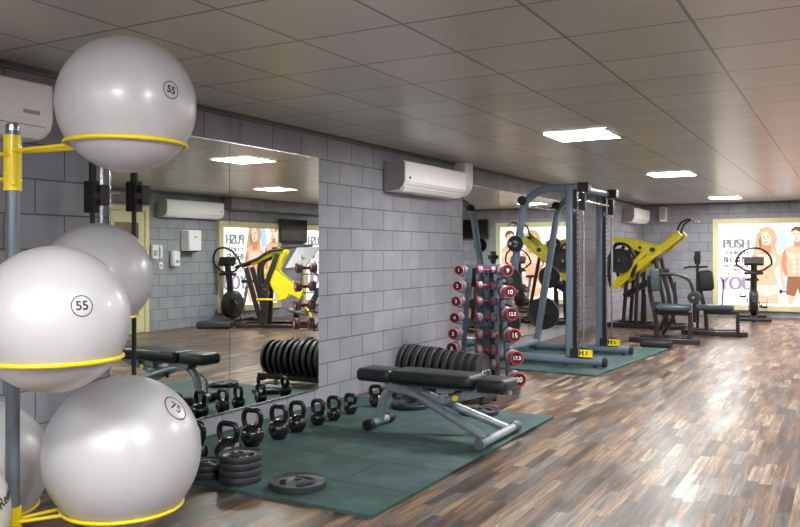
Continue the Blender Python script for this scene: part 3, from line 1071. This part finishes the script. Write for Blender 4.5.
def lp_plates(loc, rz, where):
    for s_ in (-1, 1):
        for k in range(2):
            y = s_ * (.455 + .055 * k) + (0 if s_ > 0 else -.05)
            x = -.42
            wx = loc[0] + math.cos(rz) * x - math.sin(rz) * y
            wy = loc[1] + math.sin(rz) * x + math.cos(rz) * y
            plate(.225, .05, (wx, wy, 1.22), (R(-90), 0, rz), 'black plate loaded %s on the %s side of the leg press %s' % ('innermost' if k == 0 else 'outermost', 'near' if s_ < 0 else 'far', where), 'plates on the leg press ' + where, False, BUMPER)
leg_press((-3.20, 15.05, 0), 0, 'yellow and black leg press machine in front of the far left corner', False)
lp_plates((-3.20, 15.05, 0), 0, 'in the far corner')

def sled_press(loc, rz, label):
    """local x runs along the machine, side faces local y"""
    t = thing('sled_leg_press', label, 'gym machine', loc, rz)
    for y in (-.3, .3):
        MB().bar((-.75, y, .045), (.72, y, .045), .08, .07).build('base_runner', DARKF, t, .01)
        m = MB()
        m.bar((-.57, y, 1.10), (-.30, y, .12), .07, .09, up=(1, 0, .3))
        m.build('front_strut', DARKF, t, .01)
        m = MB()
        m.bar((-.26, y, .06), (-.22, y, .72), .09, .12, up=(1, 0, 0))
        m.bar((-.24, y, .70), (.0, y, 1.36), .07, .09, up=(1, 0, -.4))
        m.build('main_strut', DARKF, t, .01)
        m = MB()
        m.tube(rounded([(-.76, y, 1.10), (-.34, y, 1.26), (-.16, y, 1.40), (.1, y, 1.43)], .12), .028, 12)
        m.build('push_handle', BLACK, t)
        m = MB()
        m.tube(rounded([(-.48, y * .8, 1.16), (-.30, y * .8, 1.27), (-.1, y * .8, 1.36), (.10, y * .8, 1.40)], .1), .045, 12)
        m.build('upper_arm', YELLOW, t)
        MB().bar((-.18, y * .8, .92), (.08, y * .8, 1.44), .05, .17, up=(1, 0, -.5)).build('swing_bar', YELLOW, t, .015)
        m = MB()
        m.prism([(-.20, .95), (-.05, 1.06), (.09, .93), (.45, .66), (.40, .52), (.20, .62), (.16, .53), (.04, .50), (-.09, .69)], (0, y * .85, 0), (1, 0, 0), (0, 0, 1), .06)
        m.build('side_plate', YELLOW, t, .015)
        m = MB()
        m.tube(rounded([(-.10, y * .6, 1.30), (-.36, y * .6, 1.2), (-.36, y * .6, .9), (-.25, y * .6, .55)], .2, 7), .035, 12)
        m.build('arch_tube', DARKF, t)
    m = MB()
    m.prism([(.14, 0), (.52, .04), (.72, .44), (.29, .42)], (0, .36, 1.08), (1, -.25, 0), (.1, -.45, .9), .04)
    m.bar((.45, .2, 1.30), (.30, -.1, 1.10), .06, .06)
    m.build('foot_plate', GREYP, t, .006)
    MB().bar((-.15, 0, 1.44), (.60, 0, 1.50), .05, .05).build('top_bar', DARKF, t, .006)
    for x in (-.7, .65):
        MB().bar((x, -.34, .05), (x, .34, .05), .08, .07).build('cross_member', DARKF, t, .008)
    MB().bar((-.24, -.3, .62), (-.24, .3, .62), .06, .06).build('cross_member', DARKF, t, .008)
    MB().cyl((-.36, .42, .53), (.08, .42, .53), .02, 12).build('adjust_bar', YELLOW, t)
    MB().pad((.33, 0, .30), (.40, .42, .09), .03, Matrix.Rotation(R(14), 3, 'Y')).build('seat_pad', GREYP, t)
    MB().pad((.62, 0, .50), (.09, .40, .50), .03, Matrix.Rotation(R(28), 3, 'Y')).build('back_pad', VINYL, t)
    m = MB()
    m.bar((.30, 0, .06), (.30, 0, .26), .1, .1, up=(1, 0, 0))
    m.build('seat_post', DARKF, t, .006)
    MB().cyl((.50, .38, .42), (.62, .38, .22), .02, 12).build('stop_lever', YELLOW, t)
    return t
sled_press((.86, 11.75, 0), R(150.6), 'yellow leg press with big grey foot plate, seen only in the mirror')
t = thing('step_platform', 'flat dark blue-grey block on the floor in front of the mirrored leg press', 'platform', (1.75, 11.0, 0), R(150.6))
MB().box((0, 0, .07), (.62, .36, .11)).build('deck', PLATE, t, .03)
m = MB()
for x in (-.24, .24):
    for y in (-.13, .13):
        m.cyl((x, y, 0), (x, y, .016), .03, 12)
m.build('foot', BLACK, t)

# seated leg machines with dark teal pads
def leg_machine(loc, rz, label, big, name):
    t = thing(name, label, 'gym machine', loc, rz)
    for y in (-.26, .26):
        MB().bar((-.5, y, .04), (.52 - .1 * (y > 0), y, .04), .08, .075).build('base_runner', DARKF, t, .01)
    for x in (-.42, .40):
        MB().bar((x, -.3, .045), (x, .3, .045), .08, .07).build('cross_member', DARKF, t, .008)
    MB().bar((-.42, 0, .05), (.42, 0, .05), .08, .07).build('spine', DARKF, t, .008)
    dx = -.12 if big else 0
    zs = .45 if big else .53
    m = MB()
    m.tube(rounded([(-.12, -.05, .05), (-.14, -.05, .4), (-.22, -.05, .7), (-.24, -.05, 1.02)], .2), .033, 14)
    m.build('back_post', DARKF, t)
    m = MB()
    m.bar((-.15, -.05, zs - .085), (.36, -.05, zs - .085), .06, .06)
    m.bar((.36, -.05, .05), (.36, -.05, zs - .06), .06, .06, up=(1, 0, 0))
    m.build('seat_frame', DARKF, t, .008)
    MB().pad((.12 + dx, -.05, zs), (.50 if not big else .60, .38, .10), .04).build('seat_pad', TEALV, t)
    MB().pad((-.15 + (.02 if big else 0), -.05, .95 if not big else .90), (.11 if not big else .22, .30, .34), .04 if not big else .05, Matrix.Rotation(R(-5), 3, 'Y')).build('backrest', TEALV if not big else BLACK, t)
    if not big:
      m = MB()
      m.tube(rounded([(-.16, .20, 1.03), (.16, .20, 1.04), (.34, .20, .95), (.40, .20, .70), (.40, .20, .30)], .16, 6), .026, 12)
      m.build('lever_arm', DARKF, t)
    for x in (() if big else (0, .10)):
        m = MB()
        m.tube(rounded([(-.20 + x, .30, .06), (.0 + x, .30, .42), (.02 + x, .30, .70), (-.12 + x, .30, 1.12)], .25, 8), .03, 12)
        m.build('rear_arch', DARKF, t)
    for y in (() if big else (-.24, .04)):
        m = MB()
        m.lathe([(.02, 0), (.07, 0), (.085, .02), (.085, .12), (.07, .14), (.02, .14)], 20, (.42, y, .70), (0, 1, 0))
        m.build('roller_pad', BLACK, t)
    if not big:
        MB().cyl((.42, -.26, .70), (.42, .24, .70), .018, 12).build('roller_axle', STEEL, t)
    m = MB()
    m.tube(rounded([(.10, .17, .45), (.12, .17, .70), (.12, .17, .92)], .06), .014, 10)
    m.build('hand_grip', BLACK, t)
    if big:
        m = MB()
        m.bar((-.28, .1, .06), (-.28, .1, 1.32), .05, .05, up=(1, 0, 0))
        m.build('mast', DARKF, t, .006)
        m = MB()
        m.box((-.28, .1, 1.28), (.10, .26, .08))
        m.box((-.28, .1, 1.28), (.09, .08, .22))
        m.tube(rounded([(-.50, .05, 1.10), (-.40, .08, 1.13), (-.28, .1, 1.12), (-.12, .12, 1.13)], .05), .018, 10)
        m.build('mast_head', BLACK, t, .008)
    return t
leg_machine((-2.47, 12.72, 0), R(4), 'black leg extension machine with teal seat, in front of the yellow leg press', False, 'leg_extension_machine')
leg_machine((-1.98, 14.30, 0), R(4), 'black seated leg curl machine with thick backrest, nearest the lit poster', True, 'leg_curl_machine')

# ------------------------------------------------------------------ exercise bikes
def bike(loc, rz, label):
    """rider faces local -y"""
    t = thing('exercise_bike', label, 'exercise bike', loc, rz, 'upright exercise bikes')
    for y, w in ((-.42, .62), (.48, .55)):
        m = MB()
        m.bar((-w / 2, y, .045), (w / 2, y, .045), .09, .07, up=(0, 0, 1))
        m.build('base_bar', BLACK, t, .02)
    m = MB()
    m.bar((0, -.42, .07), (0, .48, .07), .10, .08)
    m.build('spine', DARKF, t, .012)
    m = MB()
    m.lathe([(0, -.085), (.20, -.085), (.27, -.05), (.27, .05), (.20, .085), (0, .085)], 32, (0, -.12, .38), (1, 0, 0))
    m.build('flywheel_housing', DARKF, t)
    m = MB()
    m.tube(rounded([(0, -.16, .3), (0, -.2, .8), (0, -.26, 1.12)], .2), .06, 14, radii=None)
    m.build('front_post', DARKF, t)
    m = MB()
    m.box((0, -.27, 1.2), (.36, .09, .17), Matrix.Rotation(R(-25), 3, 'X'))
    m.build('console', BLACK, t, .02)
    m = MB()
    m.box((0, -.235, 1.225), (.22, .01, .1), Matrix.Rotation(R(-25), 3, 'X'))
    m.build('screen', SCREEN, t)
    m = MB()
    m.tube([(.32 * math.cos(R(a)), -.27 - .12 * math.sin(R(a)), 1.16 + .30 * math.sin(R(a))) for a in range(-8, 189, 7)], .02, 10)
    m.tube(rounded([(-.315, -.26, 1.13), (-.15, -.25, 1.0), (.15, -.25, 1.0), (.315, -.26, 1.13)], .08), .02, 10)
    m.build('handlebar', BLACK, t)
    m = MB()
    m.box((0, -.25, .96), (.34, .12, .06))
    m.build('tray', DARKF, t, .015)
    for s_ in (-1, 1):
        m = MB()
        m.bar((s_ * .11, -.12, .38), (s_ * .13, -.12 + s_ * .12, .38 - s_ * .11), .025, .03)
        m.build('crank', STEEL, t, .004)
        m = MB()
        m.box((s_ * .20, -.12 + s_ * .12, .38 - s_ * .11), (.11, .10, .035))
        m.tube(rounded([(s_ * .15, -.12 + s_ * .12, .39 - s_ * .11), (s_ * .16, -.12 + s_ * .12, .47 - s_ * .11), (s_ * .24, -.12 + s_ * .12, .47 - s_ * .11), (s_ * .25, -.12 + s_ * .12, .39 - s_ * .11)], .03), .010, 8)
        m.build('pedal', BLACK, t, .006)
    m = MB()
    m.tube([(0, .12, .1), (0, .32, .78)], .035, 12)
    m.build('seat_post', STEEL, t)
    m = MB()
    m.prism([(-.03, -.18), (.03, -.18), (.06, 0), (.13, .12), (.10, .16), (-.10, .16), (-.13, .12), (-.06, 0)], (0, .33, .81), (1, 0, 0), (0, 1, 0), .06)
    m.build('saddle', BLACK, t, .015)
    return t
bike((-1.70, 17.55, 0), R(8), 'black upright exercise bike in front of the lit fitness poster')
bike((1.98, 11.85, 0), R(0), 'upright exercise bike seen in the mirror, left of the yellow leg press')

# ------------------------------------------------------------------ lit posters
PW = emit('poster_white', 'fff1e8', 2.3)
PGREY = emit('poster_grey_letters', '9da2b2', .95)
PDARK = emit('poster_dark_letters', '868b9a', .85)
PBROWN = emit('poster_brown_letters', 'b08a70', .8)
PVIO = emit('poster_violet', 'b7a8c6', 1.0)
PYEL = emit('poster_olive', 'bfc08c', .85)
PBLUE = emit('poster_blue_splash', 'd0e2fa', 1.15)
SK1 = emit('poster_skin', 'f0ae92', 1.55)
SK2 = emit('poster_skin_shade', 'd98f72', 1.3)
SK3 = emit('poster_skin_light', 'fbcdb4', 1.5)
HB = emit('poster_blond_hair', 'e8c3a0', 1.0)
HB2 = emit('poster_blond_hair_dark', 'c0926e', .9)
HM = emit('poster_brown_hair', '9a6a50', .85)
CL = emit('poster_shorts', 'b57f60', .9)
EY = emit('poster_features', '7a4330', .7)
LIP = emit('poster_lips', 'd0705f', .8)
PM = [PW, PGREY, PDARK, PBROWN, PVIO, PYEL, PBLUE, SK1, SK2, SK3, HB, HB2, HM, CL, EY, LIP]
def ell(cx, cy, a, b_, n=20, rot=0):
    c_, s_ = math.cos(R(rot)), math.sin(R(rot))
    return [(cx + a * math.cos(2 * math.pi * k / n) * c_ - b_ * math.sin(2 * math.pi * k / n) * s_, cy + a * math.cos(2 * math.pi * k / n) * s_ + b_ * math.sin(2 * math.pi * k / n) * c_) for k in range(n)]
def poster(loc, rz, label, w, flip, h=1.97):
    """local: centre bottom, wall plane y=0, facing -y. panel layout measured from its left edge"""
    t = thing('lit_poster', label, 'poster', loc, rz, 'lit fitness posters')
    fr = .115
    m = MB()
    for c, s_ in (((0, -.03, fr / 2), (w, .06, fr)), ((0, -.03, h - fr / 2), (w, .06, fr)), ((-w / 2 + fr / 2, -.03, h / 2), (fr, .06, h - 2 * fr)), ((w / 2 - fr / 2, -.03, h / 2), (fr, .06, h - 2 * fr))):
        m.box(c, s_)
    m.build('frame', CREAM, t, .006)
    m = MB()
    m.box((0, -.012, h / 2), (w - 2 * fr + .01, .02, h - 2 * fr + .01))
    x0 = -w / 2 + fr
    zb = fr
    lay = [0]
    sg = -1 if flip else 1
    def X(x):
        return (x0 + x) * sg
    def poly(pts, mi):
        lay[0] += 1
        y = -.0225 - .0004 * lay[0]
        q = [(X(px), pz) for px, pz in pts]
        vs = [m.b.verts.new((a, y, c)) for a, c in q]
        m._f(vs, mi)
    def word(s_, size, x, z, mi, wid):
        lay[0] += 1
        for k in (-.075, -.045, -.015, .015, .045, .075):   # heavy strokes
            lay[0] += .2
            m.text(s_, size, (X(x) + k * size * wid, -.0225 - .0004 * lay[0], z), (1, 0, 0), (0, 0, 1), m=mi, align='CENTER', sx=wid)
    # blue splashes behind the man
    poly(ell(1.16, 1.58, .16, .13, 14, 20), 6)
    poly(ell(1.26, 1.42, .10, .16, 14, -10), 6)
    poly(ell(1.24, .50, .16, .2, 14, 10), 6)
    # wording
    word('PUSH', .28, .36, 1.42, 1, .80)
    word('YOURSELF', .13, .36, 1.225, 1, .86)
    word('BECAUSE', .18, .36, 1.08, 2, .70)
    word('NO ONE ELSE', .10, .36, .945, 2, .82)
    word('IS GOING TO', .085, .36, .865, 1, .95)
    word('DO IT FOR', .085, .36, .785, 3, 1.05)
    word('YOU', .40, .36, .56, 4, .80)
    # woman
    poly([(.72, 1.05), (.70, 1.3), (.76, 1.62), (.84, 1.76), (.98, 1.80), (1.10, 1.72), (1.16, 1.55), (1.13, 1.38), (1.16, 1.24), (1.04, 1.22), (.9, 1.1)], 10)
    poly([(.72, .35), (.70, .62), (.76, .88), (.73, 1.08), (.70, 1.22), (.80, 1.33), (.95, 1.36), (1.10, 1.30), (1.20, 1.20), (1.19, .98), (1.12, .85), (1.16, .62), (1.20, .16), (.80, .16)], 7)
    poly([(.88, 1.22), (.87, 1.40), (1.03, 1.42), (1.05, 1.24)], 8)
    poly(ell(.95, 1.54, .105, .15, 24, 8), 9)
    poly([(.84, 1.56), (.86, 1.72), (.97, 1.77), (1.08, 1.68), (1.10, 1.5), (1.14, 1.33), (1.05, 1.38), (1.03, 1.60), (.95, 1.69), (.88, 1.66)], 10)
    poly([(.84, 1.60), (.80, 1.50), (.82, 1.36), (.78, 1.28), (.86, 1.34), (.86, 1.5)], 11)
    poly(ell(.905, 1.56, .022, .010, 10), 14)
    poly(ell(.985, 1.575, .022, .010, 10), 14)
    poly([(.94, 1.56), (.925, 1.50), (.955, 1.497)], 8)
    poly(ell(.94, 1.455, .033, .012, 12), 15)
    poly([(.76, 1.14), (.82, 1.20), (.95, 1.17), (1.08, 1.20), (1.14, 1.12), (1.11, .98), (.98, .96), (.80, .99)], 9)
    poly([(1.13, 1.22), (1.22, 1.22), (1.30, .98), (1.28, .72), (1.33, .48), (1.27, .45), (1.21, .70), (1.20, .95), (1.14, 1.08)], 7)
    poly([(.70, 1.22), (.76, 1.14), (.72, .96), (.83, .80), (.80, .74), (.66, .92), (.64, 1.06)], 8)
    poly(ell(.955, .72, .012, .035, 10), 8)
    poly([(.74, .55), (1.15, .55), (1.17, .38), (.97, .30), (.73, .40)], 9)
    poly([(.985, .16), (.97, .33), (.955, .16)], 8)
    # dumbbell in her hand
    poly([(1.24, .43), (1.38, .43), (1.38, .41), (1.24, .41)], 14)
    poly(ell(1.23, .42, .03, .045, 12), 14)
    poly(ell(1.39, .42, .03, .045, 12), 14)
    # man
    if w > 1.9:
        poly([(1.36, .70), (1.28, 1.00), (1.25, 1.22), (1.32, 1.34), (1.46, 1.40), (1.70, 1.38), (1.76, 1.30), (1.76, .70)], 7)
        poly([(1.48, 1.36), (1.47, 1.50), (1.62, 1.50), (1.66, 1.36)], 8)
        poly(ell(1.535, 1.60, .095, .14, 24, 6), 9)
        poly([(1.43, 1.60), (1.42, 1.72), (1.50, 1.79), (1.62, 1.77), (1.67, 1.66), (1.64, 1.55), (1.61, 1.66), (1.50, 1.71), (1.45, 1.68)], 12)
        poly([(1.455, 1.625), (1.51, 1.635), (1.51, 1.622), (1.455, 1.612)], 14)
        poly([(1.54, 1.635), (1.595, 1.63), (1.595, 1.617), (1.54, 1.622)], 14)
        poly([(1.52, 1.60), (1.505, 1.545), (1.54, 1.543)], 8)
        poly([(1.49, 1.515), (1.56, 1.515), (1.55, 1.500), (1.50, 1.500)], 15)
        poly([(1.34, 1.24), (1.52, 1.20), (1.52, 1.14), (1.44, 1.10), (1.35, 1.14)], 9)
        poly([(1.55, 1.20), (1.74, 1.24), (1.74, 1.14), (1.66, 1.10), (1.55, 1.14)], 9)
        for k in range(3):
            poly(ell(1.49, 1.04 - .1 * k, .042, .035, 12), 9)
            poly(ell(1.59, 1.04 - .1 * k, .042, .035, 12), 9)
        poly([(1.535, 1.10), (1.545, 1.10), (1.545, .72), (1.535, .72)], 8)
        poly([(1.25, 1.22), (1.31, 1.30), (1.35, 1.12), (1.33, .98), (1.37, .76), (1.31, .74), (1.24, .96)], 8)
        poly([(1.35, .74), (1.76, .74), (1.76, .34), (1.58, .36), (1.55, .48), (1.50, .32), (1.33, .36)], 13)
        poly([(1.35, .36), (1.50, .32), (1.46, .16), (1.37, .16)], 7)
        poly([(1.58, .36), (1.75, .34), (1.74, .16), (1.6, .16)], 7)
    m.build('printed_panel', PM, t, flat=True, fix=False)
    return t
poster((-1.60, YB - .003, .13), 0, 'large lit wall poster with slogan and two athletes on the end wall', 2.02, False)
poster((XR - .003, 12.68, .2), R(-90), 'lit fitness poster seen in the mirror behind the leg press', 1.92, True, 1.78)
poster((XR - .003, 15.35, .2), R(-90), 'second lit poster at the right edge of the mirror reflection', 1.85, True, 1.78)

# ------------------------------------------------------------------ televisions
def tv(loc, rz, w, h, label):
    t = thing('television', label, 'television', loc, rz, 'black wall televisions')
    MB().box((0, -.09, 0), (w, .05, h)).build('casing', BLACK, t, .008)
    MB().box((0, -.1165, .01), (w - .04, .004, h - .06)).build('screen', SCREEN, t)
    MB().box((0, -.035, 0), (.2, .07, .2)).build('wall_mount', BLACK, t, .004)
tv((-.02, YB - .001, 1.95), 0, .74, .50, 'black television beside the poster, reflected in the mirror behind the smith machine')
tv((XR - .001, 14.02, 1.84), R(-90), .95, .50, 'black television reflected above the leg press in the mirror near the balls')

# ------------------------------------------------------------------ right wall fittings (seen in the mirror)
d = thing('door_1', 'cream framed door with brown glass panel on the right wall', 'door', (XR - .002, 9.47, 0), R(-90))
d['kind'] = 'structure'
m = MB()
for c, s_ in (((-.43, -.03, 1.04), (.09, .06, 2.08)), ((.43, -.03, 1.04), (.09, .06, 2.08)), ((0, -.03, 2.125), (.95, .06, .09))):
    m.box(c, s_)
m.build('door_frame', CREAM, d, .006)
m = MB()
for c, s_ in (((-.32, -.02, 1.04), (.13, .035, 2.06)), ((.32, -.02, 1.04), (.13, .035, 2.06)), ((0, -.02, 1.98), (.51, .035, .2)), ((0, -.02, .15), (.51, .035, .3)), ((0, -.02, 1.0), (.51, .035, .12))):
    m.box(c, s_)
m.build('door_leaf', CREAM, d, .004)
m = MB()
m.box((0, -.015, 1.47), (.51, .012, .82))
m.box((0, -.015, .62), (.51, .012, .64))
m.build('door_panel', BROWN, d)
m = MB()
m.tube(rounded([(.32, -.04, 1.0), (.32, -.085, 1.0), (.22, -.085, 1.0)], .02), .010, 10)
m.build('door_handle', STEEL, d)
t = thing('towel_dispenser', 'white paper towel dispenser under the air conditioner in the mirror', 'dispenser', (XR - .003, 10.90, 1.40), R(-90))
MB().box((0, -.002, .19), (.2, .004, .3)).build('wall_mount', STEEL, t)
MB().box((0, -.11, .19), (.32, .21, .38)).build('casing', WHITEP, t, .02)
MB().box((0, -.10, .0), (.20, .14, .05)).build('outlet', SLOT, t, .01)
MB().box((0, -.217, .25), (.06, .006, .03)).build('badge', GREYPL, t)
t = thing('soap_dispenser', 'white soap dispenser left of the towel dispenser in the mirror', 'dispenser', (XR - .003, 10.55, 1.12), R(-90))
MB().box((0, -.002, .14), (.1, .004, .2)).build('wall_mount', STEEL, t)
MB().box((0, -.06, .14), (.17, .11, .28)).build('casing', WHITEP, t, .03)
MB().box((0, -.118, .09), (.09, .012, .06)).build('push_bar', GREYPL, t, .006)
t = thing('wall_telephone', 'white wall telephone beside the door, seen in the mirror', 'telephone', (XR - .003, 10.13, 1.26), R(-90))
MB().box((.03, -.03, .12), (.15, .055, .25)).build('base', WHITEP, t, .012)
m = MB()
m.tube(rounded([(-.05, -.07, .02), (-.05, -.10, .05), (-.05, -.10, .2), (-.05, -.07, .23)], .04), .024, 12)
m.build('handset', WHITEP, t)
MB().box((.05, -.06, .10), (.07, .006, .10)).build('keypad', GREYPL, t)
t = thing('wall_socket', 'small white wall socket under the telephone in the mirror', 'socket', (XR - .003, 10.25, 1.08), R(-90))
MB().box((0, -.012, .06), (.085, .022, .12)).build('plate', WHITEP, t, .005)
MB().box((0, -.025, .06), (.04, .004, .06)).build('switch', GREYPL, t)

# ------------------------------------------------------------------ world, camera, view
w = bpy.data.worlds.new('World')
SC.world = w
w.use_nodes = True
w.node_tree.nodes['Background'].inputs[0].default_value = (.9, .95, 1, 1)
w.node_tree.nodes['Background'].inputs[1].default_value = .3
cam = bpy.data.cameras.new('Camera')
co = bpy.data.objects.new('Camera', cam)
COL.objects.link(co)
cam.sensor_width = 36
cam.lens = 36.0
cam.shift_y = -(263.5 - 252) / 800
co.location = (0, 0, 1.38)
co.rotation_euler = (R(90), 0, math.atan(450 / 800))
cam.clip_start = .05
SC.camera = co
SC.view_settings.view_transform = 'Standard'
SC.view_settings.look = 'None'
SC.view_settings.exposure = 0.28
SC.view_settings.gamma = 1.0
SC.view_settings.use_curve_mapping = False
